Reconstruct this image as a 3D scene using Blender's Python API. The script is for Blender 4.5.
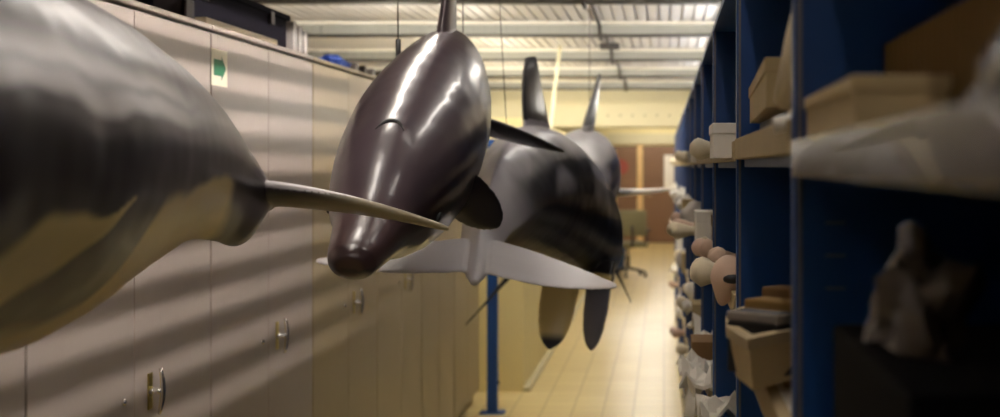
import bpy, bmesh, math, random
import numpy as np
from mathutils import Vector, Matrix, noise

# ------------------------------------------------------------------ clearing
for o in list(bpy.data.objects):
    bpy.data.objects.remove(o, do_unlink=True)
SC = bpy.context.scene
COL = SC.collection
R = random.Random(7)

# ------------------------------------------------------------------ camera
EYE = 1.6            # camera height
FPX = 1230.0         # focal length in pixels of the 1000 px wide frame
VX, VY = 664.0, 167.0  # vanishing point of the aisle in the frame
cam_d = bpy.data.cameras.new('camera')
cam = bpy.data.objects.new('camera', cam_d)
COL.objects.link(cam)
cam.location = (0, 0, EYE)
cam.rotation_euler = (math.radians(90), 0, 0)
cam_d.sensor_fit = 'HORIZONTAL'
cam_d.sensor_width = 36.0
cam_d.lens = 36.0 * FPX / 1000.0
cam_d.shift_x = -(VX - 500.0) / 1000.0
cam_d.shift_y = (VY - 208.5) / 1000.0
cam_d.clip_start = 0.02
cam_d.dof.use_dof = True
cam_d.dof.focus_distance = 2.35
cam_d.dof.aperture_fstop = 4.0
SC.camera = cam

# ------------------------------------------------------------------ world, exposure
W = bpy.data.worlds.new('world')
SC.world = W
W.use_nodes = True
W.node_tree.nodes['Background'].inputs[0].default_value = (0.5, 0.48, 0.44, 1)
W.node_tree.nodes['Background'].inputs[1].default_value = 0.0
SC.view_settings.view_transform = 'Standard'
SC.view_settings.look = 'None'
SC.view_settings.gamma = 1.0
SC.view_settings.use_curve_mapping = False
SC.view_settings.exposure = 0.3
TROUGH = 19.0  # radiance of the unseen trough light
RIGHT = 21.0  # radiance of the tubes added to brighten the dolphin flanks
TUBE_NEAR = 8.0      # radiance of the ceiling tubes over the animals
TUBE_FAR = 105.0      # ... of the tubes down the aisle
LOUVRE = 1200.0       # ... of the strip in the added louvred light


def lin(r, g, b):
    def f(c):
        c /= 255.0
        return c / 12.92 if c <= 0.04045 else ((c + 0.055) / 1.055) ** 2.4
    return (f(r), f(g), f(b), 1.0)


def at(px, py, y):
    """the point at distance y down the aisle that a picture position looks at (used for measuring)"""
    return Vector(((px - VX) * y / FPX, y, EYE - (py - VY) * y / FPX))


# ------------------------------------------------------------------ materials
def mat(name, col, rough=0.6, metal=0.0, vary=0.0, scale=8.0, bump=0.0, coat=0.0, trans=0.0, alpha=1.0, stretch=(1, 1, 1), spec=0.5):
    m = bpy.data.materials.new(name)
    m.use_nodes = True
    nt = m.node_tree
    b = nt.nodes['Principled BSDF']
    b.inputs['Base Color'].default_value = col
    b.inputs['Roughness'].default_value = rough
    b.inputs['Metallic'].default_value = metal
    b.inputs['Coat Weight'].default_value = coat
    b.inputs['Transmission Weight'].default_value = trans
    b.inputs['Alpha'].default_value = alpha
    b.inputs['Specular IOR Level'].default_value = spec
    if vary or bump:
        tc = nt.nodes.new('ShaderNodeTexCoord')
        mp = nt.nodes.new('ShaderNodeMapping')
        mp.inputs['Scale'].default_value = stretch
        nz = nt.nodes.new('ShaderNodeTexNoise')
        nz.inputs['Scale'].default_value = scale
        nz.inputs['Detail'].default_value = 5
        nt.links.new(tc.outputs['Object'], mp.inputs[0])
        nt.links.new(mp.outputs[0], nz.inputs['Vector'])
        if vary:
            mx = nt.nodes.new('ShaderNodeMix')
            mx.data_type = 'RGBA'
            mx.inputs[6].default_value = tuple(c * (1 - vary) for c in col[:3]) + (1,)
            mx.inputs[7].default_value = tuple(min(1, c * (1 + vary)) for c in col[:3]) + (1,)
            nt.links.new(nz.outputs['Fac'], mx.inputs[0])
            nt.links.new(mx.outputs[2], b.inputs['Base Color'])
        if bump:
            bp = nt.nodes.new('ShaderNodeBump')
            bp.inputs['Strength'].default_value = bump
            bp.inputs['Distance'].default_value = 0.01
            nt.links.new(nz.outputs['Fac'], bp.inputs['Height'])
            nt.links.new(bp.outputs[0], b.inputs['Normal'])
    return m


def emit(name, col, strength):
    m = bpy.data.materials.new(name)
    m.use_nodes = True
    nt = m.node_tree
    nt.nodes.clear()
    e = nt.nodes.new('ShaderNodeEmission')
    e.inputs[0].default_value = col
    e.inputs[1].default_value = strength
    o = nt.nodes.new('ShaderNodeOutputMaterial')
    nt.links.new(e.outputs[0], o.inputs[0])
    return m


def skin_mat(name, rough=0.3, coat=0.6, crough=0.16):
    m = bpy.data.materials.new(name)
    m.use_nodes = True
    nt = m.node_tree
    b = nt.nodes['Principled BSDF']
    a = nt.nodes.new('ShaderNodeVertexColor')
    a.layer_name = 'pattern'
    nt.links.new(a.outputs['Color'], b.inputs['Base Color'])
    b.inputs['Roughness'].default_value = rough
    b.inputs['Coat Weight'].default_value = coat
    b.inputs['Coat Roughness'].default_value = crough
    return m


def floor_mat():
    m = bpy.data.materials.new('floor_tiles')
    m.use_nodes = True
    nt = m.node_tree
    b = nt.nodes['Principled BSDF']
    tc = nt.nodes.new('ShaderNodeTexCoord')
    br = nt.nodes.new('ShaderNodeTexBrick')
    br.offset = 0.0
    br.inputs['Scale'].default_value = 1.0
    br.inputs['Brick Width'].default_value = 0.2
    br.inputs['Row Height'].default_value = 0.2
    br.inputs['Mortar Size'].default_value = 0.006
    br.inputs['Mortar Smooth'].default_value = 0.3
    br.inputs['Color1'].default_value = lin(216, 196, 140)
    br.inputs['Color2'].default_value = lin(208, 186, 128)
    br.inputs['Mortar'].default_value = lin(176, 152, 100)
    nt.links.new(tc.outputs['Object'], br.inputs['Vector'])
    nt.links.new(br.outputs['Color'], b.inputs['Base Color'])
    b.inputs['Roughness'].default_value = 0.32
    return m


M = {
    'cab': mat('cabinet_enamel', lin(160, 149, 141), 0.38, vary=0.05, scale=3),
    'cab_edge': mat('cabinet_edge', lin(70, 58, 56), 0.6),
    'chrome': mat('chrome', (0.82, 0.8, 0.78, 1), 0.2, 1.0),
    'brass': mat('brass', (0.62, 0.5, 0.16, 1), 0.3, 1.0),
    'dark_steel': mat('dark_steel', lin(52, 45, 46), 0.4, 0.8),
    'deck': mat('galvanised_deck', lin(198, 195, 192), 0.45, 0.1, vary=0.08, scale=5),
    'beam': mat('beam_paint', lin(146, 146, 138), 0.5, vary=0.08, scale=6),
    'white': mat('white_paint', lin(236, 230, 216), 0.5),
    'dark_gap': mat('dark_metal', lin(48, 42, 40), 0.6),
    'cream_wall': mat('cream_wall', lin(222, 206, 150), 0.6, vary=0.05, scale=2),
    'dull_wall': mat('dull_wall', lin(150, 138, 120), 0.7, vary=0.05, scale=2),
    'bulk': mat('cream_duct', lin(196, 186, 148), 0.5, vary=0.05, scale=3),
    'door': mat('brown_door', lin(118, 84, 56), 0.5, vary=0.12, scale=4, stretch=(1, 1, 0.2)),
    'jamb': mat('pale_wood', lin(222, 186, 128), 0.5, vary=0.08, scale=6),
    'blue': mat('blue_enamel', lin(17, 64, 126), 0.4, vary=0.06, scale=4),
    'edge': mat('worn_steel_edge', lin(120, 114, 116), 0.4, 0.6),
    'lip': mat('kraft_lip', lin(178, 158, 122), 0.7, vary=0.12, scale=18),
    'card': mat('kraft_card', lin(190, 168, 126), 0.75, vary=0.1, scale=14),
    'cardd': mat('brown_card', lin(128, 96, 56), 0.75, vary=0.12, scale=14),
    'yellow_card': mat('corrugated_card', lin(128, 98, 44), 0.8, vary=0.1, scale=20),
    'paper': mat('white_paper', lin(238, 232, 222), 0.7),
    'cloth': mat('tissue', lin(178, 168, 158), 0.8, vary=0.06, scale=10),
    'bone': mat('bone', lin(228, 214, 186), 0.6, vary=0.12, scale=16, bump=0.2),
    'pink_bone': mat('pinkish_bone', lin(214, 182, 160), 0.6, vary=0.1, scale=16, bump=0.2),
    'lip_plastic': mat('cloudy_plastic_lip', lin(98, 90, 80), 0.25, vary=0.25, scale=18, coat=0.4),
    'plastic': mat('milky_plastic', lin(206, 200, 196), 0.18, vary=0.05, scale=12, coat=0.5),
    'dim_film': mat('smoky_film', lin(84, 74, 66), 0.25, vary=0.2, scale=12, coat=0.4),
    'grey_plastic': mat('grey_plastic_film', lin(128, 120, 114), 0.25, vary=0.15, scale=8, coat=0.4),
    'black': mat('black_plastic', lin(28, 25, 28), 0.4),
    'matt_black': mat('matt_black', lin(14, 12, 14), 0.9, spec=0.1),
    'cab_warm': mat('yellowish_enamel', lin(160, 145, 116), 0.40, vary=0.05, scale=3),  # yellower enamel tone for the later cabinets
    'navy': mat('navy_crate', lin(20, 18, 28), 0.9, spec=0.1),
    'bluebag': mat('bright_blue_sheet', lin(58, 92, 190), 0.4, bump=0.3, scale=20),
    'green': mat('green_ink', lin(18, 112, 72), 0.6),
    'label': mat('label_card', lin(232, 228, 206), 0.6),
    'rope': mat('pale_rope', lin(232, 224, 190), 0.7),
    'olive': mat('olive_fabric', lin(112, 106, 78), 0.8, vary=0.1, scale=20),
    'red': mat('dull_red', lin(140, 58, 44), 0.6),
    'skin': skin_mat('glossy_skin', 0.30, 0.65),
    'skin_soft': skin_mat('satin_skin', 0.36, 0.18, 0.2),
    'tube_near': emit('tube_light_glow', (1.0, 0.93, 0.86, 1), TUBE_NEAR),
    'tube_far': emit('aisle_tube_glow', (1.0, 0.94, 0.84, 1), TUBE_FAR),
    'trough': emit('unseen_trough_glow', (1.0, 0.93, 0.86, 1), TROUGH),
    'right': emit('added_side_glow', (1.0, 0.94, 0.88, 1), RIGHT),
    'added_uplight': emit('added_uplight_glow', (1.0, 0.94, 0.84, 1), 55.0),
    'strip': emit('added_strip_glow', (1.0, 0.91, 0.84, 1), LOUVRE),
    'floor': floor_mat(),
}


# ------------------------------------------------------------------ object helpers
def link(name, bm, m, parent=None, smooth=False):
    me = bpy.data.meshes.new(name)
    bm.normal_update()
    bm.to_mesh(me)
    bm.free()
    if smooth:
        for p in me.polygons:
            p.use_smooth = True
    o = bpy.data.objects.new(name, me)
    COL.objects.link(o)
    for mm in (m if isinstance(m, (list, tuple)) else [m]):
        me.materials.append(mm)
    if parent:
        o.parent = parent
    return o


def thing(name, label, cat, loc=(0, 0, 0), rotz=0.0, group=None):
    o = bpy.data.objects.new(name, None)
    o.empty_display_size = 0.1
    COL.objects.link(o)
    o.location = loc
    o.rotation_euler = (0, 0, rotz)
    return tag(o, label, cat, group)


def tag(o, label, cat, group=None):
    o['label'] = label
    o['category'] = cat
    if group:
        o['group'] = group
    return o


def struct(name, bm, m, smooth=False):
    o = link(name, bm, m, smooth=smooth)
    o['kind'] = 'structure'
    return o


def box(bm, x0, x1, y0, y1, z0, z1, bev=0.0, mi=0):
    t = bmesh.new()
    r = bmesh.ops.create_cube(t, size=1.0)
    for v in t.verts:
        v.co = Vector((x0 + (v.co.x + .5) * (x1 - x0), y0 + (v.co.y + .5) * (y1 - y0), z0 + (v.co.z + .5) * (z1 - z0)))
    if bev:
        bmesh.ops.bevel(t, geom=list(t.edges), offset=bev, segments=2, affect='EDGES', profile=0.5)
    merge(bm, t, mi)


def merge(bm, t, mi=0):
    mp = {}
    for v in t.verts:
        mp[v] = bm.verts.new(v.co)
    for f in t.faces:
        try:
            nf = bm.faces.new([mp[v] for v in f.verts])
            nf.material_index = mi
            nf.smooth = f.smooth
        except ValueError:
            pass
    t.free()


def B(*a, bev=0.0):
    bm = bmesh.new()
    box(bm, *a, bev=bev)
    return bm


def tube(bm, pts, rad, n=10, cap=True):
    pts = [Vector(p) for p in pts]
    rads = rad if isinstance(rad, (list, tuple)) else [rad] * len(pts)
    rings = []
    ref = None
    for i, p in enumerate(pts):
        t = (pts[min(i + 1, len(pts) - 1)] - pts[max(i - 1, 0)]).normalized()
        if ref is None:
            ref = Vector((0, 0, 1)) if abs(t.z) < 0.9 else Vector((1, 0, 0))
        a = (ref - t * ref.dot(t)).normalized()
        ref = a
        b = t.cross(a)
        rings.append([bm.verts.new(p + (a * math.cos(2 * math.pi * k / n) + b * math.sin(2 * math.pi * k / n)) * rads[i]) for k in range(n)])
    for i in range(len(rings) - 1):
        for k in range(n):
            bm.faces.new((rings[i][k], rings[i][(k + 1) % n], rings[i + 1][(k + 1) % n], rings[i + 1][k]))
    if cap:
        bm.faces.new(rings[0][::-1])
        bm.faces.new(rings[-1])


def lathe(bm, prof, n=20, origin=(0, 0, 0)):
    ox, oy, oz = origin
    rings = [[bm.verts.new((ox + r * math.cos(2 * math.pi * k / n), oy + r * math.sin(2 * math.pi * k / n), oz + z)) for k in range(n)] for r, z in prof]
    for i in range(len(rings) - 1):
        for k in range(n):
            bm.faces.new((rings[i][k], rings[i][(k + 1) % n], rings[i + 1][(k + 1) % n], rings[i + 1][k]))
    bm.faces.new(rings[0][::-1])
    bm.faces.new(rings[-1])


def prism(bm, poly, z0, z1, mi=0):
    lo = [bm.verts.new((x, y, z0)) for x, y in poly]
    hi = [bm.verts.new((x, y, z1)) for x, y in poly]
    n = len(poly)
    fs = [bm.faces.new(lo[::-1]), bm.faces.new(hi)]
    for k in range(n):
        fs.append(bm.faces.new((lo[k], lo[(k + 1) % n], hi[(k + 1) % n], hi[k])))
    for f in fs:
        f.material_index = mi


# ------------------------------------------------------------------ the setting
FLOOR_Y0, FLOOR_Y1 = -3.0, 26.0
DECK = EYE + 1.0            # underside of the ribbed deck
BEAM = EYE + 0.90           # underside of the cross beams
CX = -1.27                  # plane of the cabinet doors
RX = 0.12                   # plane of the rack front
struct('floor', B(-3.5, 1.1, FLOOR_Y0, FLOOR_Y1 + .1, -0.1, 0.0), M['floor'])
struct('wall_left', B(-3.5, -3.4, FLOOR_Y0, FLOOR_Y1, 0, 2.75), M['dull_wall'])
struct('wall_right', B(1.0, 1.1, FLOOR_Y0, FLOOR_Y1, 0, 2.75), M['dull_wall'])
struct('wall_front', B(-3.5, 1.1, FLOOR_Y0 - .1, FLOOR_Y0, 0, 2.75), M['dull_wall'])
struct('wall_back', B(-3.5, 1.1, FLOOR_Y1, FLOOR_Y1 + .1, 0, 2.75), M['cream_wall'])
# the cream partition beyond the cabinets, with upright grooves and a pale kerb
bm = bmesh.new()
y = 8.75
while y < FLOOR_Y1:
    box(bm, -2.0, -1.0, y, min(y + 0.29, FLOOR_Y1), 0, 1.95)
    box(bm, -2.0, -1.012, y + 0.29, min(y + 0.30, FLOOR_Y1), 0, 1.95)
    y += 0.30
struct('wall_partition', bm, M['cream_wall'])
struct('baseboard_left', B(-1.0, -0.955, 8.75, FLOOR_Y1, 0, 0.03, bev=0.004), M['bulk'])

# ribbed ceiling deck: narrow grooves run down the aisle
bm = bmesh.new()
x = -3.4
prof = []
while x < 1.0:
    prof += [(x, DECK), (x + 0.058, DECK), (x + 0.061, DECK + 0.03), (x + 0.072, DECK + 0.03), (x + 0.075, DECK)]
    x += 0.075
a = [bm.verts.new((px_, FLOOR_Y0, pz_)) for px_, pz_ in prof]
b = [bm.verts.new((px_, FLOOR_Y1, pz_)) for px_, pz_ in prof]
for i in range(len(prof) - 1):
    bm.faces.new((a[i], a[i + 1], b[i + 1], b[i]))
box(bm, -3.5, 1.1, FLOOR_Y0, FLOOR_Y1, DECK + 0.04, DECK + 0.12)
struct('ceiling', bm, M['deck'])

BEAMS = [-1.4, 0.6, 2.6, 4.6, 6.72, 8.45, 10.4, 12.3, 14.2]
for i, by in enumerate(BEAMS):
    bm = bmesh.new()
    x = -3.4
    while x < 1.0:      # ribbed face
        box(bm, x, x + 0.066, by, by + 0.10, BEAM + 0.012, DECK)
        box(bm, x + 0.066, x + 0.075, by + 0.012, by + 0.10, BEAM + 0.012, DECK)
        x += 0.075
    box(bm, -3.4, 1.0, by - 0.012, by + 0.11, BEAM, BEAM + 0.012, mi=1)      # lower flange
    box(bm, -3.4, 1.0, by - 0.05, by, DECK - 0.022, DECK - 0.004, mi=2)     # pale upper ledge
    struct('trim_%d' % (i + 1), bm, [M['beam'], M['dark_gap'], M['white']])

# cream boxed duct across the far aisle
bm = bmesh.new()
box(bm, -3.4, 1.0, 16.0, 16.5, EYE + 0.52, EYE + 0.86, bev=0.01)
box(bm, -3.4, 1.0, 15.96, 16.0, EYE + 0.84, EYE + 0.88)
box(bm, -3.4, 1.0, 16.05, 16.45, EYE + 0.86, DECK)
for k in range(9):
    box(bm, -0.9 + k * 0.16, -0.88 + k * 0.16, 15.985, 16.0, EYE + 0.66, EYE + 0.68, mi=1)
struct('trim_10', bm, [M['bulk'], M['dark_gap']])


# ------------------------------------------------------------------ ceiling tubes
def tube_light(y, x0, x1, m, label):
    t = thing('tube_light', label, 'lamp', ((x0 + x1) / 2, y, DECK), 0, 'ceiling tubes')
    h = (x1 - x0) / 2
    link('housing', B(-h, h, -0.035, 0.035, -0.028, 0.0, bev=0.004), M['white'], t)
    bm = bmesh.new()
    tube(bm, [(-h + 0.03, 0, -0.043), (h - 0.03, 0, -0.043)], 0.012, 10)
    link('tube', bm, m, t)
    for s in (-1, 1):
        link('end_cap', B(s * (h - 0.018) - 0.012, s * (h - 0.018) + 0.012, -0.016, 0.016, -0.06, -0.026, bev=0.003), M['white'], t)
    return t


ORD = ['first', 'second', 'third', 'fourth', 'fifth', 'sixth', 'seventh', 'eighth', 'ninth', 'tenth', 'eleventh', 'twelfth', 'thirteenth']
for i, by in enumerate(BEAMS):
    far = by > 6
    tube_light(by + 0.16, -2.6 if far else -0.9, 0.5 if far else 0.0, M['tube_far'] if far else M['tube_near'],
               'white fluorescent tube light hidden behind the %s ceiling beam' % ORD[i])
for i, by in enumerate((17.6, 20.0, 22.4, 24.8)):
    tube_light(by, -0.8, 0.6, M['tube_far'], 'white fluorescent tube light, %s one past the cream duct' % ORD[i])

# unseen tubes added on top of the rack to brighten the ribbed ceiling
for i, by in enumerate((6.2, 7.9, 9.6, 11.3, 13.0)):
    t = thing('added_rack_uplight', 'added tube light hidden on top of the blue rack, %s along the aisle' % ORD[i], 'lamp', (0.36, by, 1.945), math.pi / 2, 'added tubes on the rack')
    link('housing', B(-0.7, 0.7, -0.03, 0.03, 0, 0.03, bev=0.004), M['white'], t)
    bm = bmesh.new()
    tube(bm, [(-0.66, 0, 0.048), (0.66, 0, 0.048)], 0.012, 10)
    link('tube', bm, M['added_uplight'], t)
    for s_ in (-1, 1):
        link('end_cap', B(s_ * 0.682 - 0.014, s_ * 0.682 + 0.014, -0.016, 0.016, 0.028, 0.066, bev=0.003), M['white'], t)

for i, (bx_, by, bz_) in enumerate(((-1.62, 7.3, 2.0), (-1.5, 9.7, 1.95), (-1.5, 11.6, 1.95))):  # unseen tubes added to brighten the ceiling above the cabinets
    t = thing('added_cabinet_uplight', ['added tube light hidden on top of the last steel cabinets', 'added tube light hidden on the cream partition, first past the blue post',
              'added tube light hidden on the cream partition, second past the blue post'][i], 'lamp', (bx_, by, bz_), math.pi / 2, 'added tubes along the cabinets')
    link('housing', B(-0.7, 0.7, -0.03, 0.03, 0, 0.02, bev=0.004), M['white'], t)
    bm = bmesh.new()
    tube(bm, [(-0.66, 0, 0.034), (0.66, 0, 0.034)], 0.012, 10)
    link('tube', bm, M['added_uplight'], t)
    for s_ in (-1, 1):
        link('end_cap', B(s_ * 0.682 - 0.014, s_ * 0.682 + 0.014, -0.016, 0.016, 0.018, 0.05, bev=0.003), M['white'], t)

# unseen louvred light added so its slats throw bands on the cabinet doors
LX, LZ = -0.46, EYE + 0.872
t = thing('added_louvred_light', 'added dark louvred light under the ceiling beams, casting bands on the cabinets', 'lamp', (LX, 1.0, LZ))
t.rotation_euler = (0.004, 0, 0)
SL0, SL1 = -4.0, 3.75
bm = bmesh.new()
box(bm, 0.03, 0.036, SL0, SL1, -0.205, 0.018)
box(bm, -0.10, 0.036, SL0, SL1, 0.012, 0.018)
box(bm, -0.10, 0.036, SL0, SL1, -0.205, -0.201)
box(bm, -0.10, 0.036, SL0 - .006, SL0, -0.205, 0.018)
box(bm, -0.10, 0.036, SL1, SL1 + .006, -0.205, 0.018)
link('casing', bm, M['dark_gap'], t)
link('light_strip', B(-0.0008, 0.0008, SL0 + .02, SL1 - .02, -0.0008, 0.0008), M['strip'], t)
z = -0.012
while z > -0.198:
    pt = 0.0118 + 0.0050 * (-z / 0.2)
    link('band_slat', B(-0.0925, -0.0915, SL0, SL1, z - 0.42 * pt, z), M['dark_gap'], t)
    z -= pt

# unseen trough light over the animals, sides added to shield the cabinets
for i, (y0_, y1_) in enumerate(((-1.2, 0.5), (0.8, 2.5), (2.8, 4.5))):
    t = thing('unseen_trough_light', 'unseen trough light running along the aisle over the dolphins, %s of three' % ORD[i], 'lamp', (-0.74, (y0_ + y1_) / 2, EYE + 0.995), 0, 'unseen trough lights')
    h_ = (y1_ - y0_) / 2
    bm = bmesh.new()
    box(bm, -0.05, 0.05, -h_, h_, -0.012, 0.0)
    for s_ in (-1, 1):
        box(bm, s_ * 0.05 - .002, s_ * 0.05 + .002, -h_, h_, -0.20, 0.0)
    link('trough', bm, M['white'], t)
    link('diffuser', B(-0.036, 0.036, -h_ + .02, h_ - .02, -0.05, -0.044), M['trough'], t)

# unseen tubes added over the walkway to brighten the flanks of the dolphins
for i, yc in enumerate((0.1 - 0.5, 1.6, 3.6, 5.65)):
    t = thing('added_side_tube', 'added tube light under the ceiling over the walkway, %s along the aisle' % ORD[i], 'lamp', (0.0, yc, EYE + 0.965), math.pi / 2, 'added tubes over the walkway')
    link('housing', B(-0.7, 0.7, -0.03, 0.03, 0, 0.03, bev=0.004), M['white'], t)
    bm = bmesh.new()
    tube(bm, [(-0.66, 0, -0.018), (0.66, 0, -0.018)], 0.012, 10)
    link('tube', bm, M['right'], t)
    for s_ in (-1, 1):
        link('end_cap', B(s_ * 0.682 - 0.014, s_ * 0.682 + 0.014, -0.016, 0.016, -0.036, 0.002, bev=0.003), M['white'], t)

# ------------------------------------------------------------------ steel wardrobe cabinets along the left
def cabinet(y0, label, n):
    t = thing('steel_cabinet', label, 'cabinet', (CX, y0, 0), 0, 'steel cabinets along the aisle')
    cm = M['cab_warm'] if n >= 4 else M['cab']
    bm = bmesh.new()
    box(bm, -0.50, -0.022, 0.004, 0.996, 0.06, 1.985)
    box(bm, -0.50, 0.004, 0.002, 0.998, 1.985, 2.0, bev=0.004)
    box(bm, -0.48, -0.04, 0.03, 0.97, 0.0, 0.06)
    link('body', bm, cm, t)
    link('door_gap', B(-0.0218, -0.014, 0.006, 0.994, 0.07, 1.98), M['cab_edge'], t)
    for j in range(2):
        d = link('door', B(-0.018, 0.0, 0.005 + j * 0.496, 0.4985 + j * 0.496, 0.075, 1.976, bev=0.0025), cm, t)
        if j == 1:      # chrome T handle on a brass plate
            hz, hy = 1.047, 0.585
            bm = bmesh.new()
            box(bm, 0.0, 0.004, hy - .012, hy + .012, hz - .045, hz + .045, bev=0.0015)
            h = link('handle_plate', bm, M['brass'], d)
            bm = bmesh.new()
            tube(bm, [(0.003, hy, hz), (0.012, hy, hz), (0.02, hy, hz), (0.03, hy, hz)], [0.013, 0.009, 0.007, 0.009], 14)
            pts = []
            for q in range(11):
                s = -1 + q / 5
                pts.append((0.034 - 0.008 * s * s, hy + 0.004 * s, hz + s * 0.056))
            tube(bm, pts, [0.0035 + 0.0035 * math.cos((q / 5 - 1) * 1.35) for q in range(11)], 10)
            link('handle', bm, M['chrome'], d, smooth=True)
        else:
            bm = bmesh.new()
            tube(bm, [(0, 0.44, 1.047), (0.004, 0.44, 1.047), (0.007, 0.44, 1.047)], [0.009, 0.009, 0.003], 12)
            link('lock_button', bm, M['chrome'], d, smooth=True)
    return t


CAB0 = 0.45
labels = ['grey steel cabinet mostly hidden behind the large black and cream dolphin',
          'grey steel cabinet behind the tail of the large black and cream dolphin',
          'grey steel cabinet with a chrome T handle below that dolphin\'s tail',
          'grey steel cabinet with the green arrow label on its door',
          'yellowish steel cabinet behind the beak of the brown dolphin',
          'yellowish steel cabinet below the pale tail fluke, next after the beak',
          'yellowish steel cabinet next to the blue post, last but one of the row',
          'yellowish steel cabinet beside the blue post, last of the row']
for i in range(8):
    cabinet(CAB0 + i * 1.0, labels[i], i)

# green arrow label stuck on the door edge
bm = bmesh.new()
p = at(219, 68, FPX * 1.27 / (664 - 219))
t = thing('arrow_label', 'small cream label with a green arrow on grey cabinet door', 'label', (CX + 0.0005, p.y, p.z))
link('card', B(0, 0.0012, -0.062, 0.062, -0.052, 0.052), M['label'], t)
bm = bmesh.new()
pts = [(-0.045, -0.023), (0.015, -0.023), (0.015, -0.034), (0.050, 0.0), (0.015, 0.034), (0.015, 0.023), (-0.045, 0.023)]
vs0 = [bm.verts.new((0.0012, y_, z_)) for y_, z_ in pts]
vs1 = [bm.verts.new((0.0018, y_, z_)) for y_, z_ in pts]
bm.faces.new(vs1)
for k in range(len(pts)):
    bm.faces.new((vs0[k], vs0[(k + 1) % 7], vs1[(k + 1) % 7], vs1[k]))
bmesh.ops.recalc_face_normals(bm, faces=bm.faces)
link('arrow', bm, M['green'], t)

# ------------------------------------------------------------------ things lying on the cabinets
CT = 2.0
t = thing('storage_crate', 'dark navy storage crate on top of the grey cabinets', 'crate', (-1.55, 3.85, CT))
bm = bmesh.new()
box(bm, -0.22, 0.22, -0.48, 0.48, 0, 0.115)
link('body', bm, M['navy'], t)
bm = bmesh.new()
box(bm, -0.23, 0.23, -0.50, 0.50, 0.115, 0.135, bev=0.004)
link('lid', bm, M['navy'], t)
for s in (-1, 1):
    link('clasp', B(0.22, 0.232, s * 0.3 - .02, s * 0.3 + .02, 0.08, 0.125, bev=0.002), M['dark_steel'], t)

for k in range(3):
    yy = 4.42 + 0.07 * k
    bm = bmesh.new()
    box(bm, -1.62, -1.33, yy, yy + 0.035, CT, CT + 0.125 - 0.01 * k, bev=0.003)
    o = link('binder', bm, M['plastic'])
    tag(o, ['pale grey binder standing on the cabinets against the navy crate', 'pale grey binder on the cabinets, second from the navy crate',
            'pale grey binder on the cabinets, third from the navy crate'][k], 'binder', 'binders on the cabinets')


def lump(rx, ry, rz, seed, amp=0.25, sub=3, flat=True):
    bm = bmesh.new()
    bmesh.ops.create_icosphere(bm, subdivisions=sub, radius=1.0)
    for v in bm.verts:
        n = noise.noise(v.co * 1.3 + Vector((seed, seed * .7, 0))) * amp + noise.noise(v.co * 3.1 + Vector((seed, 0, seed))) * amp * .5
        v.co = v.co * (1 + n)
        if flat and v.co.z < -0.55:
            v.co.z = -0.55
        v.co.z += 0.55 if flat else 0
        v.co = Vector((v.co.x * rx, v.co.y * ry, v.co.z * rz))
    return bm


o = link('plastic_sheet', lump(0.06, 0.11, 0.036, 3, 0.6, 4), M['bluebag'], smooth=True)
o.location = (-1.38, 5.12, CT)
tag(o, 'bright blue crumpled plastic sheet lying on the cabinets', 'plastic sheet')
o = link('tool_bag', lump(0.12, 0.18, 0.06, 11, 0.3, 3), M['black'], smooth=True)
o.location = (-1.55, 4.86, CT)
tag(o, 'black soft bag on the cabinets beside the blue sheet', 'bag')
for k in range(4):
    bm = bmesh.new()
    tube(bm, [(-1.62, 5.45 + k * 0.16, CT + 0.032), (-1.36, 5.45 + k * 0.16, CT + 0.032)], 0.03, 14)
    o = link('metal_can', bm, M['dark_steel'] if k % 2 else M['grey_plastic'])
    tag(o, ['grey cylinder lying on the cabinets, nearest the blue sheet', 'dark cylinder lying on the cabinets, first past the blue sheet',
            'grey cylinder lying on the cabinets, second past the blue sheet', 'dark cylinder lying on the cabinets, last before the brown dolphin'][k], 'cylinder', 'cylinders on the cabinets')
bm = bmesh.new()
box(bm, -1.40, -1.272, 3.42, 4.05, CT, CT + 0.018, bev=0.003)
o = link('cream_board', bm, M['bone'])
tag(o, 'cream strip of board lying along the cabinet edge', 'board')
bm = bmesh.new()
box(bm, -1.36, -1.27, 3.27, 3.33, CT, CT + 0.05, bev=0.004)
box(bm, -1.285, -1.275, 3.27, 3.33, CT - 0.0, CT + 0.07, bev=0.002)
o = link('clamp_bracket', bm, M['dark_steel'])
tag(o, 'small dark bracket on the cabinet edge before the cream board', 'bracket')

# blue steel post past the last cabinet
t = thing('steel_post', 'blue square steel post standing past the last cabinet', 'post', (-1.114, 8.0, 0))
bm = bmesh.new()
box(bm, -0.033, 0.033, -0.033, 0.033, 0, 1.78, bev=0.004)
link('shaft', bm, M['blue'], t)
link('foot_plate', B(-0.08, 0.08, -0.05, 0.05, 0, 0.012, bev=0.002), M['blue'], t)
bm = bmesh.new()
tube(bm, [(0.033, -0.01, 0.2), (0.045, -0.01, 0.2)], 0.012, 10)
link('bolt', bm, M['dark_steel'], t)

# conduit under the ceiling deck
bm = bmesh.new()
pts = []
cx = -0.44
for by in BEAMS[4:]:
    pts += [(cx, by - 1.55, DECK - 0.014), (cx, by - 0.075, DECK - 0.03), (cx, by - 0.03, BEAM - 0.005), (cx, by + 0.12, BEAM - 0.014), (cx, by + 0.16, BEAM - 0.01), (cx + .002, by + 0.19, DECK - 0.014)]
tube(bm, pts, 0.013, 8)
o = link('cable_conduit', bm, M['dark_gap'], smooth=True)
tag(o, 'dark cable conduit running along the ribbed ceiling', 'conduit')
bm = bmesh.new()
box(bm, -0.52, -0.36, 9.9, 9.98, DECK - 0.05, DECK - 0.004, bev=0.004)
o = link('junction_box', bm, M['dark_gap'])
tag(o, 'small dark junction box on the ceiling beside the conduit', 'junction box')


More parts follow.
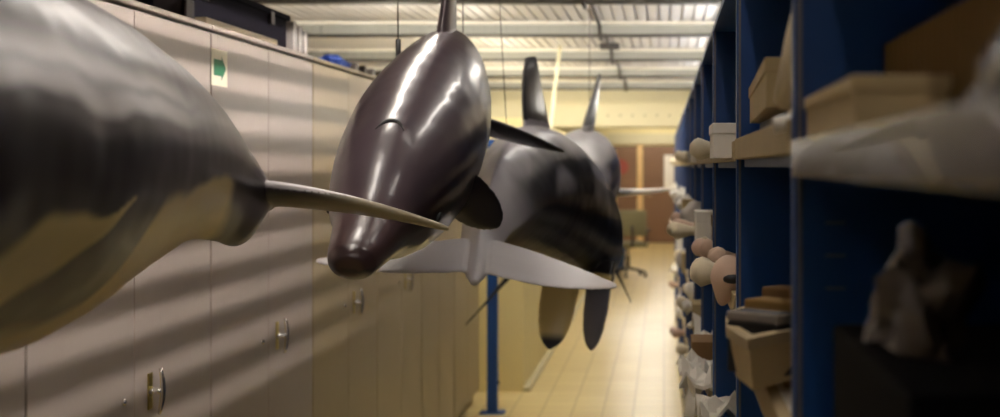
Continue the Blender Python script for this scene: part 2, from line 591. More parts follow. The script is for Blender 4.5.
# ------------------------------------------------------------------ the end of the aisle
def door_leaf(n, x0, x1):
    t = bpy.data.objects.new('door_%d' % n, None)
    COL.objects.link(t)
    t['kind'] = 'structure'
    t.location = (x0, FLOOR_Y1, 0)
    w = x1 - x0
    bm = bmesh.new()
    box(bm, 0, w, -0.045, 0.0, 0.005, 2.04, bev=0.004)
    link('door_panel', bm, M['door'], t)
    bm = bmesh.new()
    hx = w - 0.08 if n == 1 else 0.08
    tube(bm, [(hx, -0.045, 1.0), (hx, -0.09, 1.0), (hx + (-.1 if n == 1 else .1), -0.09, 1.0)], 0.011, 8)
    link('door_handle', bm, M['chrome'], t)


E = FLOOR_Y1
sc_ = E / FPX
xl, xm0, xm1, xr = (613 - VX) * sc_, (637 - VX) * sc_, (643 - VX) * sc_, (676 - VX) * sc_
door_leaf(1, xl, xm0)
door_leaf(2, xm1, xr)
struct('trim_11', B(xl - 0.12, xl, E - 0.07, E, 0, 2.18, bev=0.005), M['jamb'])
struct('trim_12', B(xm0, xm1, E - 0.07, E, 0, 2.08, bev=0.005), M['jamb'])
struct('trim_13', B(xr, xr + 0.12, E - 0.07, E, 0, 2.18, bev=0.005), M['jamb'])
struct('trim_14', B(xl - 0.12, xr + 0.12, E - 0.09, E, 2.08, 2.30, bev=0.005), M['bulk'])
o = link('paper_notice', B((664 - VX) * sc_, (674 - VX) * sc_, E - 0.05, E - 0.046, EYE - 23 * sc_, EYE + 12 * sc_), M['paper'])
tag(o, 'white paper notice fixed on the far brown door', 'notice')
bm = bmesh.new()
tube(bm, [((621 - VX) * sc_, E - 0.052, EYE), ((621 - VX) * sc_, E - 0.046, EYE)], 0.16, 20)
o = link('round_sign', bm, M['red'])
tag(o, 'dull red round sign on the far brown door', 'sign')

# office chair
t = thing('office_chair', 'grey-green swivel office chair before the brown doors', 'chair', (-0.53, 18.0, 0), -2.9)
for k in range(5):
    a_ = k * 2 * math.pi / 5
    bm = bmesh.new()
    tube(bm, [(0.03 * math.cos(a_), 0.03 * math.sin(a_), 0.12), (0.28 * math.cos(a_), 0.28 * math.sin(a_), 0.075)], [0.022, 0.014], 8)
    lg = link('leg', bm, M['black'], t, smooth=True)
    bm = bmesh.new()
    cxx, cyy = 0.28 * math.cos(a_), 0.28 * math.sin(a_)
    tube(bm, [(cxx - .018, cyy, 0.03), (cxx + .018, cyy, 0.03)], 0.03, 12)
    link('caster', bm, M['black'], lg)
bm = bmesh.new()
tube(bm, [(0, 0, 0.1), (0, 0, 0.3), (0, 0, 0.301), (0, 0, 0.43)], [0.03, 0.03, 0.016, 0.016], 12)
link('gas_column', bm, M['dark_steel'], t)
link('seat', B(-0.25, 0.25, -0.24, 0.24, 0.43, 0.51, bev=0.03), M['olive'], t, smooth=True)
bm = bmesh.new()
for i in range(9):
    pass
box(bm, -0.22, 0.22, 0.24, 0.30, 0.60, 0.98, bev=0.028)
link('backrest', bm, M['olive'], t, smooth=True)
bm = bmesh.new()
tube(bm, [(0, 0.1, 0.43), (0, 0.29, 0.45), (0, 0.32, 0.55), (0, 0.30, 0.75)], 0.018, 8)
link('back_bar', bm, M['dark_steel'], t, smooth=True)
for s in (-1, 1):
    bm = bmesh.new()
    tube(bm, [(s * .24, 0, 0.46), (s * .29, 0, 0.5), (s * .29, 0, 0.66)], 0.014, 8)
    ar = link('armrest', bm, M['black'], t, smooth=True)
    link('arm_pad', B(s * .29 - .03, s * .29 + .03, -0.14, 0.12, 0.66, 0.69, bev=0.01), M['black'], ar)
t = thing('waste_bin', 'small blue waste bin behind the swivel chair', 'bin', (-0.70, 18.9, 0))
bm = bmesh.new()
lathe(bm, [(0.09, 0), (0.12, 0.38), (0.125, 0.4), (0.115, 0.4), (0.085, 0.02)], 18)
link('body', bm, M['blue'], t, smooth=True)
bm = bmesh.new()
lathe(bm, [(0.121, 0.385), (0.131, 0.385), (0.131, 0.405), (0.121, 0.405)], 18)
link('rim', bm, M['blue'], t)

# ------------------------------------------------------------------ hanging dolphins
def smoothstep(a_, b_, x_):
    t_ = min(1, max(0, (x_ - a_) / (b_ - a_)))
    return t_ * t_ * (3 - 2 * t_)


class Spine:
    def __init__(self, knots, roll=0.0):
        K = [Vector(k) for k in knots]
        K = [K[0] * 2 - K[1]] + K + [K[-1] * 2 - K[-2]]
        P = []
        for i in range(1, len(K) - 2):
            p0, p1, p2, p3 = K[i - 1:i + 3]
            for j in range(300):
                s = j / 300
                P.append(0.5 * (2 * p1 + (p2 - p0) * s + (2 * p0 - 5 * p1 + 4 * p2 - p3) * s * s + (3 * p1 - p0 - 3 * p2 + p3) * s ** 3))
        P.append(K[-2])
        self.P = np.array([list(p) for p in P])
        d = np.linalg.norm(np.diff(self.P, axis=0), axis=1)
        self.S = np.concatenate([[0], np.cumsum(d)])
        self.L = float(self.S[-1])
        T = np.gradient(self.P, self.S, axis=0)
        for _ in range(3):     # even out the turn so the flesh does not crease
            kw = 81
            Tp = np.concatenate([np.repeat(T[:1], kw // 2, 0), T, np.repeat(T[-1:], kw // 2, 0)])
            T = np.stack([np.convolve(Tp[:, k], np.ones(kw) / kw, 'valid') for k in range(3)], 1)
        self.T = T / np.linalg.norm(T, axis=1, keepdims=True)
        self.roll = roll

    def frame(self, x):
        x = np.asarray(x)
        xc = np.clip(x, 0, self.L)
        P = np.stack([np.interp(xc, self.S, self.P[:, k]) for k in range(3)], 1)
        T = np.stack([np.interp(xc, self.S, self.T[:, k]) for k in range(3)], 1)
        T /= np.linalg.norm(T, axis=1, keepdims=True)
        P = P + T * (x - xc)[:, None]
        up = np.array([0, 0, 1.0])
        N = up - T * (T @ up)[:, None]
        N /= np.linalg.norm(N, axis=1, keepdims=True)
        Bv = np.cross(N, T)
        r = np.interp(xc / self.L, [q[0] for q in self.roll], [q[1] for q in self.roll]) if isinstance(self.roll, list) else np.full(len(x), self.roll)
        c, s = np.cos(r)[:, None], np.sin(r)[:, None]
        return P, T, Bv * c + N * s, N * c - Bv * s

    def bend(self, V):
        P, T, Bv, N = self.frame(V[:, 0])
        return P + Bv * V[:, 1:2] + N * V[:, 2:3]


def interp(tab, u):
    us = [r[0] for r in tab]
    # monotone-ish smooth interpolation
    i = 0
    if u <= us[0]:
        return tab[0][1:]
    if u >= us[-1]:
        return tab[-1][1:]
    while us[i + 1] < u:
        i += 1
    s = (u - us[i]) / (us[i + 1] - us[i])
    out = []
    for k in range(1, len(tab[0])):
        p1, p2 = tab[i][k], tab[i + 1][k]
        h = us[i + 1] - us[i]
        m1 = (tab[i + 1][k] - tab[i - 1][k]) / (us[i + 1] - us[i - 1]) if i > 0 else (p2 - p1) / h
        m2 = (tab[i + 2][k] - tab[i][k]) / (us[i + 2] - us[i]) if i + 2 < len(tab) else (p2 - p1) / h
        out.append((2 * s ** 3 - 3 * s * s + 1) * p1 + (s ** 3 - 2 * s * s + s) * h * m1 + (-2 * s ** 3 + 3 * s * s) * p2 + (s ** 3 - s * s) * h * m2)
    return out


def foil(bm, stations, n=9):
    """stations: (leading point, trailing point, thickness); a lens-shaped fin"""
    rings = []
    for i, (le, te, th) in enumerate(stations):
        le, te = Vector(le), Vector(te)
        j0, j1 = max(0, i - 1), min(len(stations) - 1, i + 1)
        span = (Vector(stations[j1][0]) + Vector(stations[j1][1]) - Vector(stations[j0][0]) - Vector(stations[j0][1])).normalized()
        nrm = (te - le).cross(span)
        nrm = nrm.normalized() if nrm.length > 1e-6 else Vector((0, 0, 1))
        up, dn = [], []
        for k in range(n):
            f = (1 - math.cos(math.pi * k / (n - 1))) / 2
            prof = (1.9 * math.sqrt(max(f, 0)) * (1 - f) ** 0.8 + 0.12 * f * (1 - f))
            h = max(th * 0.5 * prof, 0.0042 if 0 < k < n - 1 else 0)
            p = le + (te - le) * f
            up.append(p + nrm * h)
            dn.append(p - nrm * h)
        rings.append([bm.verts.new(p) for p in up] + [bm.verts.new(p) for p in dn[-2:0:-1]])
    m_ = len(rings[0])
    for i in range(len(rings) - 1):
        for k in range(m_):
            bm.faces.new((rings[i][k], rings[i][(k + 1) % m_], rings[i + 1][(k + 1) % m_], rings[i + 1][k]))
    bm.faces.new(rings[0][::-1])
    bm.faces.new(rings[-1])


def build_dolphin(name, label, spine, profile, fins, paint, material, voxel=0.0055, smooth=12):
    L = spine.L
    bm = bmesh.new()
    NS, NR = 110, 40
    rings = []
    for i in range(NS + 1):
        u = (i / NS) ** 1.15
        w, zt, zb, zc, p = interp(profile, u)
        ring = []
        for k in range(NR):
            a_ = 2 * math.pi * k / NR
            sy, cz = math.sin(a_), math.cos(a_)
            yy = w * math.copysign(abs(sy) ** p, sy)
            zz = (zt if cz > 0 else zb) * math.copysign(abs(cz) ** p, cz)
            ring.append(bm.verts.new((u * L, yy, zc + zz)))
        rings.append(ring)
    for i in range(NS):
        for k in range(NR):
            bm.faces.new((rings[i][k], rings[i][(k + 1) % NR], rings[i + 1][(k + 1) % NR], rings[i + 1][k]))
    bm.faces.new(rings[0][::-1])
    bm.faces.new(rings[-1])
    for st in fins:
        foil(bm, st)
    bmesh.ops.recalc_face_normals(bm, faces=bm.faces)
    me = bpy.data.meshes.new('raw')
    bm.to_mesh(me)
    bm.free()
    tmp = bpy.data.objects.new('raw', me)
    COL.objects.link(tmp)
    md = tmp.modifiers.new('r', 'REMESH')
    md.mode = 'VOXEL'
    md.voxel_size = voxel
    sm = tmp.modifiers.new('s', 'SMOOTH')
    sm.factor = 0.5
    sm.iterations = smooth
    dg = bpy.context.evaluated_depsgraph_get()
    me2 = bpy.data.meshes.new_from_object(tmp.evaluated_get(dg))
    bpy.data.objects.remove(tmp, do_unlink=True)
    V = np.empty(len(me2.vertices) * 3, np.float32)
    me2.vertices.foreach_get('co', V)
    V = V.reshape(-1, 3).astype(np.float64)
    cols = np.ones((len(V), 4), np.float32)
    # skin pattern, some highlight and shade painted in, from the place on the animal
    for i, (x_, y_, z_) in enumerate(V):
        u = x_ / L
        w, zt, zb, zc, p = interp(profile, u)
        v = (z_ - zc) / (zt if z_ > zc else zb)
        # settle the flank onto the true body surface, away from the fins
        F = (abs(y_ / w) ** (2 / p) + abs(v) ** (2 / p)) ** (p / 2)
        off = abs(F - 1) * math.hypot(y_, z_ - zc)
        if F > 0.3 and 0.01 < u < 0.985:
            k_ = (1 - smoothstep(0.007, 0.014, off)) * (1 + (1 / F - 1)) + smoothstep(0.007, 0.014, off)
            k_ *= 1 + (nz(x_, y_, z_, 9, 51) * 0.011 + nz(x_, y_, z_, 22, 61) * 0.005) * smoothstep(0.03, 0.12, w)
            y_, z_ = y_ * k_, zc + (z_ - zc) * k_
            V[i, 1], V[i, 2] = y_, z_
            v *= k_
        cols[i, :3] = paint(u, v, y_ / max(w, 1e-3), x_, y_, z_)
    me2.vertices.foreach_set('co', spine.bend(V).astype(np.float32).ravel())
    ca = me2.color_attributes.new('pattern', 'FLOAT_COLOR', 'POINT')
    ca.data.foreach_set('color', cols.ravel())
    me2.materials.clear()
    me2.materials.append(material)
    for p_ in me2.polygons:
        p_.use_smooth = True
    me2.update()
    me2.name = name
    o = bpy.data.objects.new(name, me2)
    COL.objects.link(o)
    return tag(o, label, 'dolphin')


def bent(name, bm, m, spine, parent, smooth=True):
    V = np.array([list(v.co) for v in bm.verts])
    W_ = spine.bend(V)
    for v, w in zip(bm.verts, W_):
        v.co = Vector(w)
    return link(name, bm, m, parent, smooth=smooth)


def surf(profile, L, u, ang):
    """canonical point on the flank at station u, ang from the top"""
    w, zt, zb, zc, p = interp(profile, u)
    s, c = math.sin(ang), math.cos(ang)
    return Vector((u * L, w * math.copysign(abs(s) ** p, s), zc + (zt if c > 0 else zb) * math.copysign(abs(c) ** p, c)))


def eyes(profile, spine, u, ang, r, parent):
    for s in (-1, 1):
        c = surf(profile, spine.L, u, s * ang)
        bm = bmesh.new()
        bmesh.ops.create_uvsphere(bm, u_segments=14, v_segments=10, radius=r)
        for v in bm.verts:
            v.co = Vector((v.co.x * 1.3, v.co.y * 0.45, v.co.z * 0.85)) + c
        bent('eye', bm, M['black'], spine, parent)


def blowhole(profile, spine, u, width, parent):
    bm = bmesh.new()
    pts = []
    for k in range(13):
        s = -1 + k / 6
        q = surf(profile, spine.L, u + 0.008 - 0.017 * s * s, s * width)
        pts.append(q + Vector((0, 0, 0.0005)))
    tube(bm, pts, [0.0012 + 0.0045 * (1 - (-1 + k / 6) ** 2) for k in range(13)], 8)
    return bent('blowhole', bm, M['black'], spine, parent)


def fluke(L, half, c0, sweep, notch=0.02, bulge=0.05, droop=0.02, th=0.034, tilt=0.0, side=1):
    st = []
    for k in range(13):
        t_ = k / 12 * 0.985
        le = L - c0 + sweep * t_ ** 1.25
        te = L - notch + bulge * math.sin(min(1, t_ * 1.5) * math.pi / 2) + (sweep - c0 + notch - bulge + 0.012) * t_ ** 4
        te = max(te, le + 0.018)
        z0 = -droop * t_ ** 2
        st.append(((le, side * half * t_, z0 + tilt * (le - L)), (te, side * half * t_, z0 + tilt * (te - L)), th * (1 - 0.72 * t_)))
    return st


def dorsal(x0, z0, h, chord, sweep, th=0.04, tip=0.25):
    st = []
    for k in range(11):
        t_ = k / 10
        c_ = chord * ((1 - t_) ** 0.8 * (1 - tip) + tip * (1 - t_ ** 3))
        le = x0 + sweep * t_ ** 1.1
        st.append(((le, 0, z0 + h * t_), (le + max(c_, 0.02), 0, z0 + h * t_ - 0.05 * c_), th * (1 - 0.7 * t_)))
    return st


def flipper(root, direction, length, chord, chord_dir=(1, 0, 0), th=0.032, blunt=0.5, curve=0.0):
    root, d, cd = Vector(root), Vector(direction).normalized(), Vector(chord_dir).normalized()
    st = []
    for k in range(13):
        t_ = math.sin(k / 12 * math.pi / 2)
        prof_ = (1 - t_ ** (1.5 + 3 * blunt)) ** 0.6 * (1 - (1 - blunt) * 0.75 * t_)
        c_ = max(chord * prof_, 0.016)
        mid = root + d * (length * t_) + cd * (curve * t_ * t_)
        st.append((mid - cd * c_ * 0.5, mid + cd * c_ * 0.5, th * (1 - 0.6 * t_)))
    return st


def mixc(a_, b_, f):
    return tuple(x_ + (y_ - x_) * f for x_, y_ in zip(a_[:3], b_[:3]))


def nz(x_, y_, z_, s, seed=0.0):
    return noise.noise(Vector((x_ * s + seed, y_ * s, z_ * s)))


# ---- the large black and cream dolphin, tail stock pointing down the aisle
SP1 = Spine([(-0.74, -0.35, 1.50), (-0.76, 0.1, 1.55), (-0.785, 0.6, 1.60), (-0.80, 1.1, 1.62), (-0.79, 1.55, 1.620), (-0.77, 1.95, 1.610), (-0.765, 2.18, 1.575), (-0.765, 2.37, 1.528)])
PR1 = [  # u, half width, up, down, centre, exponent
    (0.0, 0.012, 0.012, 0.012, -0.03, 1), (0.02, 0.04, 0.035, 0.035, -0.03, 1), (0.06, 0.055, 0.05, 0.05, -0.02, 1), (0.11, 0.085, 0.10, 0.075, -0.01, 1),
    (0.2, 0.16, 0.17, 0.15, 0, 0.95), (0.32, 0.205, 0.22, 0.22, 0, 0.95), (0.45, 0.225, 0.24, 0.245, 0, 0.95), (0.56, 0.215, 0.235, 0.235, 0, 1),
    (0.66, 0.190, 0.215, 0.235, 0, 1), (0.76, 0.140, 0.182, 0.178, 0, 1.05), (0.85, 0.085, 0.128, 0.128, 0, 1.1), (0.91, 0.053, 0.085, 0.115, 0, 1.1),
    (0.95, 0.042, 0.050, 0.105, 0, 1), (0.98, 0.032, 0.022, 0.035, 0, 1), (1.0, 0.02, 0.014, 0.014, 0, 1)]
C_GREY = lin(84, 74, 80)
C_LGREY = lin(214, 208, 206)
C_BLACK = lin(32, 27, 32)
C_CREAM = lin(206, 184, 122)


def paint1(u, v, yn, x_, y_, z_):
    n = nz(x_, y_, z_, 5) * 0.10 + nz(x_, y_, z_, 14, 5) * 0.04
    vv = v + n
    c = mixc(C_GREY, lin(62, 54, 58), smoothstep(-.3, .4, nz(x_, y_, z_, 4, 9)))
    # pale sweep on the upper flank
    sw = smoothstep(0.16, 0.24, vv) * (1 - smoothstep(0.36, 0.52, vv)) * (1 - smoothstep(0.66, 0.80, u))
    sw *= 1 - 0.6 * math.exp(-((vv - 0.33) / 0.035) ** 2)
    c = mixc(c, C_LGREY, sw)
    c = mixc(c, lin(140, 134, 136), 0.6 * smoothstep(0.80, 0.90, vv) * (1 - smoothstep(0.70, 0.80, u)))  # rim highlight along the back painted as paler grey
    # black band below it
    c = mixc(c, C_BLACK, 1 - smoothstep(0.04, 0.12, vv))
    # cream belly, the cream stock and the cream wedge in the band
    lo = -0.76 + 0.52 * smoothstep(0.645, 0.70, u)
    cr = 1 - smoothstep(lo - 0.05, lo + 0.05, vv)
    vc = -0.36 + (u - 0.60) * 3.0
    hw = 0.15 * (1 - smoothstep(0.56, 0.655, u))
    cr = max(cr, (1 - smoothstep(hw * 0.8, hw * 1.2 + 0.01, abs(vv - vc))) * (1 if u < 0.65 else 0))
    cr *= 1 - smoothstep(0.855, 0.885, u + 0.05 * (vv + 0.6))
    c = mixc(c, C_CREAM, cr)
    if u > 0.93:
        c = mixc(c, lin(168, 160, 158), smoothstep(0.93, 0.97, u)) if z_ > -0.004 * 1 else mixc(c, lin(150, 138, 112), smoothstep(0.95, 0.98, u))  # highlights painted into the lighter fluke top; underside beige
    return c


L1 = SP1.L
f1 = [fluke(L1, 0.36, 0.17, 0.17, droop=0.05, th=0.054, side=s) for s in (-1, 1)]
f1 += [dorsal(L1 * 0.42, 0.19, 0.25, 0.30, 0.16)]
f1 += [flipper((L1 * 0.27, s * 0.14, -0.14), (0.45, s * 0.55, -0.7), 0.34, 0.13) for s in (-1, 1)]
d1 = build_dolphin('dolphin', 'large black and cream dolphin model, only its tail half inside the picture', SP1, PR1, f1, paint1, M['skin_soft'])
eyes(PR1, SP1, 0.16, 1.75, 0.014, d1)
blowhole(PR1, SP1, 0.17, 0.16, d1)

# ---- the brown glossy dolphin facing the camera
SP2 = Spine([(-0.620, 2.42, 1.405), (-0.615, 2.58, 1.47), (-0.608, 2.80, 1.565), (-0.608, 3.10, 1.685), (-0.612, 3.42, 1.79), (-0.615, 3.66, 1.83), (-0.61, 3.85, 1.78), (-0.605, 4.02, 1.70)], roll=0.09)
PR2 = [(0.0, 0.030, 0.022, 0.024, 0.0, 1), (0.012, 0.048, 0.036, 0.040, 0.0, 0.9), (0.05, 0.062, 0.050, 0.052, 0.0, 0.92), (0.10, 0.080, 0.075, 0.075, 0.0, 0.95), (0.15, 0.112, 0.122, 0.115, 0.0, 0.95),
       (0.22, 0.138, 0.165, 0.16, 0, 0.97), (0.32, 0.158, 0.19, 0.20, 0, 1), (0.43, 0.163, 0.205, 0.21, 0, 1.03), (0.54, 0.150, 0.205, 0.195, 0, 1.08),
       (0.66, 0.122, 0.19, 0.165, 0, 1.12), (0.77, 0.085, 0.14, 0.13, 0, 1.12), (0.87, 0.055, 0.085, 0.085, 0, 1.1), (0.95, 0.034, 0.04, 0.04, 0, 1), (1.0, 0.02, 0.014, 0.014, 0, 1)]
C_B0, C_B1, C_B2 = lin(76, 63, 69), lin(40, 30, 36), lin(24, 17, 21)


def paint2(u, v, yn, x_, y_, z_):
    n = nz(x_, y_, z_, 6) * 0.18 + nz(x_, y_, z_, 20, 3) * 0.06
    streak = nz(x_ * 0.6, y_ * 5, z_ * 2, 3, 8)
    c = mixc(C_B1, C_B0, smoothstep(0.15, 0.85, v + n + streak * 0.3))
    c = mixc(c, C_B2, 1 - smoothstep(-0.25, 0.35, v + n))  # lit top painted paler, shaded underside painted darker
    c = mixc(c, lin(70, 48, 46), (1 - smoothstep(0.05, 0.14, u)) * 0.7)
    if u < 0.16 and abs(z_ + 0.012) < 0.004:        # line of the mouth
        c = mixc(c, lin(16, 10, 12), 0.9)
    return c


L2 = SP2.L
f2 = [fluke(L2, 0.295, 0.15, 0.15, droop=0.03, th=0.04, side=s) for s in (-1, 1)]
f2 += [dorsal(L2 * 0.56, 0.17, 0.24, 0.24, 0.13, th=0.06)]
f2 += [flipper((L2 * 0.315, s * 0.06, -0.01), (0.25, -0.66 if s < 0 else 0.22, -0.72), 0.24, 0.135, chord_dir=(0.25, s * 0.72, 0.6), th=0.05, blunt=0.95) for s in (-1, 1)]
d2 = build_dolphin('dolphin', 'glossy brown dolphin model facing the camera with its beak down', SP2, PR2, f2, paint2, M['skin'])
eyes(PR2, SP2, 0.17, 1.7, 0.013, d2)
blowhole(PR2, SP2, 0.212, 0.22, d2)

# ---- dolphin seen from behind, pale flukes nearest
SP3 = Spine([(-0.27, 5.82, 1.06), (-0.30, 5.55, 1.18), (-0.345, 5.25, 1.31), (-0.42, 4.88, 1.44), (-0.485, 4.5, 1.505), (-0.52, 4.15, 1.49), (-0.527, 3.85, 1.44), (-0.525, 3.55, 1.385), (-0.505, 3.27, 1.290)],
            roll=[(0, 0), (0.75, 0.0), (1.0, -0.11)])
PR3 = [(0.0, 0.014, 0.014, 0.014, -0.02, 1), (0.03, 0.045, 0.04, 0.04, -0.02, 1), (0.08, 0.07, 0.07, 0.06, -0.01, 1), (0.14, 0.12, 0.14, 0.12, 0, 0.95),
       (0.22, 0.165, 0.19, 0.19, 0, 0.95), (0.32, 0.195, 0.225, 0.24, 0, 0.95), (0.43, 0.205, 0.25, 0.25, 0, 0.95), (0.53, 0.195, 0.245, 0.235, 0, 1),
       (0.64, 0.16, 0.21, 0.19, 0, 1.25), (0.75, 0.115, 0.165, 0.14, 0, 1.6), (0.85, 0.074, 0.115, 0.095, 0, 1.8), (0.93, 0.05, 0.068, 0.05, 0, 1.7), (0.975, 0.03, 0.03, 0.02, 0, 1.2), (1.0, 0.012, 0.01, 0.01, 0, 1)]


def paint3(u, v, yn, x_, y_, z_):
    n = nz(x_, y_, z_, 5, 2) * 0.25 + nz(x_, y_, z_, 13, 7) * 0.1
    vv = v + n
    c = mixc(lin(22, 19, 23), lin(140, 134, 140), smoothstep(0.45, 0.95, vv))
    c = mixc(c, lin(158, 154, 160), smoothstep(0.0, 0.35, nz(x_, y_, z_, 5.5, 21) + 0.08) * smoothstep(-0.2, 0.3, vv) * (1 - smoothstep(.62, .75, u)))
    c = mixc(c, lin(165, 158, 162), smoothstep(0.70, 0.86, u + 0.05 * n) * smoothstep(-0.5, 0.2, vv))
    c = mixc(c, C_CREAM, (1 - smoothstep(-1.0, -0.93, v + 0.15 * n)))
    c = mixc(c, lin(222, 215, 216), smoothstep(0.88, 0.95, u) * (1 if v > -1.0 else 0.3))  # reflected ceiling light put into the pale fluke colour
    return c


L3 = SP3.L


def paint3f(u, v, yn, x_, y_, z_):
    c = paint3(u, v, yn, x_, y_, z_)
    if v < -1.12 and u < 0.5:       # flippers: one cream with a dark tip, one black
        dp = -z_ - 0.24
        if y_ < 0.062:
            c = mixc(lin(236, 214, 150), C_BLACK, smoothstep(0.23, 0.275, dp))
        else:
            c = mixc(C_BLACK, lin(92, 90, 98), smoothstep(0.0, 0.03, x_ - L3 * 0.30))
    if v > 1.1 and u < 0.8:
        c = lin(28, 25, 30)[:3]
    return c


f3 = [fluke(L3, 0.395 if s > 0 else 0.435, 0.23, 0.165, notch=0.055, bulge=0.045, droop=0.01, th=0.036, tilt=-0.16, side=s) for s in (-1, 1)]
f3 += [[((le[0], le[1] - 0.025 * i_ / 10 - 0.01, le[2]), (te[0], te[1] - 0.025 * i_ / 10 - 0.01, te[2]), 0.095 * (1 - 0.35 * i_ / 10)) for i_, (le, te, _) in enumerate(dorsal(L3 * 0.44, 0.22, 0.30, 0.30, 0.17, tip=0.4))]]
f3 += [flipper((L3 * 0.30, 0.062 + s * 0.078, -0.17), (0.22, s * 0.02, -1), 0.385, 0.16 if s < 0 else 0.13, chord_dir=(0.35, s * 0.93, 0.1), th=0.06, blunt=1.0) for s in (-1, 1)]
d3 = build_dolphin('dolphin', 'black and grey dolphin model seen from behind, broad pale tail fluke nearest', SP3, PR3, f3, paint3f, M['skin_soft'])
eyes(PR3, SP3, 0.17, 1.7, 0.013, d3)
blowhole(PR3, SP3, 0.18, 0.16, d3)

# ---- farthest dolphin
SP4 = Spine([(-0.53, 5.98, 1.10), (-0.515, 6.12, 1.22), (-0.49, 6.32, 1.37), (-0.46, 6.62, 1.52), (-0.425, 7.0, 1.58), (-0.375, 7.35, 1.53), (-0.325, 7.7, 1.44)])
PR4 = [(0.0, 0.02, 0.02, 0.02, 0, 1), (0.03, 0.05, 0.05, 0.05, 0, 0.95), (0.09, 0.08, 0.085, 0.08, 0, 0.95), (0.16, 0.14, 0.15, 0.15, 0, 0.95),
       (0.28, 0.195, 0.21, 0.23, 0, 0.97), (0.42, 0.215, 0.245, 0.25, 0, 1), (0.54, 0.2, 0.245, 0.23, 0, 1), (0.66, 0.15, 0.19, 0.18, 0, 1),
       (0.78, 0.095, 0.13, 0.13, 0, 1.05), (0.88, 0.055, 0.085, 0.085, 0, 1.1), (0.95, 0.034, 0.04, 0.04, 0, 1), (1.0, 0.02, 0.014, 0.014, 0, 1)]


def paint4(u, v, yn, x_, y_, z_):
    n = nz(x_, y_, z_, 5, 31) * 0.25
    c = mixc(C_BLACK, lin(118, 114, 116), smoothstep(0.25, 0.7, v + n))
    c = mixc(c, lin(104, 100, 106), 0.5 * smoothstep(0.1, 0.4, nz(x_, y_, z_, 6, 41)))
    if u > 0.93:
        c = mixc(c, lin(226, 218, 208), smoothstep(0.92, 0.95, u))
    if v > 1.12 and u < 0.8:
        c = lin(36, 33, 36)[:3]
    return c


L4 = SP4.L
f4 = [fluke(L4, 0.41, 0.18, 0.16, droop=-0.03, tilt=0.24, th=0.07, side=s) for s in (-1, 1)]
f4 += [[((le[0], -0.02 - 0.07 * i_ / 10, le[2]), (te[0], -0.02 - 0.07 * i_ / 10, te[2]), th_) for i_, (le, te, th_) in enumerate(dorsal(L4 * 0.46, 0.22, 0.33, 0.26, 0.15, th=0.085, tip=0.12))]]
f4 += [flipper((L4 * 0.26, 0.12, -0.14), (-0.35, 0.40, -0.35), 0.70, 0.10, chord_dir=(1, 0, 0.3), th=0.04, blunt=0.1),
       flipper((L4 * 0.26, -0.12, -0.14), (-0.3, -0.2, -0.3), 0.45, 0.10, chord_dir=(1, 0, 0.3), th=0.04, blunt=0.1)]
d4 = build_dolphin('dolphin', 'dark grey dolphin model hanging farthest, close to the brown doors', SP4, PR4, f4, paint4, M['skin_soft'])
eyes(PR4, SP4, 0.17, 1.7, 0.013, d4)
blowhole(PR4, SP4, 0.24, 0.16, d4)


# wires and rope the models hang from
def hang(name, pts, rad, m, label, clip=None):
    t_ = thing(name, label, 'cable', pts[-1])
    o_ = Vector(pts[-1])
    bm_ = bmesh.new()
    tube(bm_, [Vector(p_) - o_ for p_ in pts], rad, 8)
    link('strand', bm_, m, t_, smooth=True)
    if clip:
        bm_ = bmesh.new()
        tube(bm_, [(0, 0, -0.012), (0, 0, 0.05)], clip, 10)
        link('clip', bm_, M['black'], t_, smooth=True)
    return t_


def top_of(sp, pr, u, ang=0.0):
    q = surf(pr, sp.L, u, ang)
    return Vector(sp.bend(np.array([list(q)]))[0])


p = top_of(SP2, PR2, 0.56, 0.85)
hang('hanging_wire', [(p.x - 0.005, p.y, DECK), p], 0.0018, M['dark_steel'], 'thin dark wire with a black clip on the brown dolphin\'s shoulder', 0.007)
p = top_of(SP2, PR2, 0.80, 0.1)
hang('hanging_wire', [(p.x, p.y, DECK), p], 0.0016, M['dark_steel'], 'thin dark wire just behind the brown dolphin\'s dorsal fin')
p = top_of(SP3, PR3, 0.58, -0.35)
hang('hanging_wire', [(p.x - .05, p.y, DECK), p], 0.0016, M['dark_steel'], 'thin dark wire above the rear-view dolphin\'s back')
hang('hanging_rope', [at(560, 46, 9.9), at(555, 90, 9.85), at(549, 142, 9.8), at(541, 200, 9.75)], 0.014, M['rope'], 'pale rope hanging from the ceiling beyond the dolphins')
p = top_of(SP4, PR4, 0.62, 0.0)
hang('hanging_wire', [(p.x, p.y, DECK), p], 0.0025, M['dark_steel'], 'thin dark wire holding the farthest dolphin')
p = top_of(SP1, PR1, 0.72, 0.0)
hang('hanging_wire', [(p.x, p.y, DECK), p], 0.0025, M['dark_steel'], 'thin dark wire holding the large cut-off dolphin')

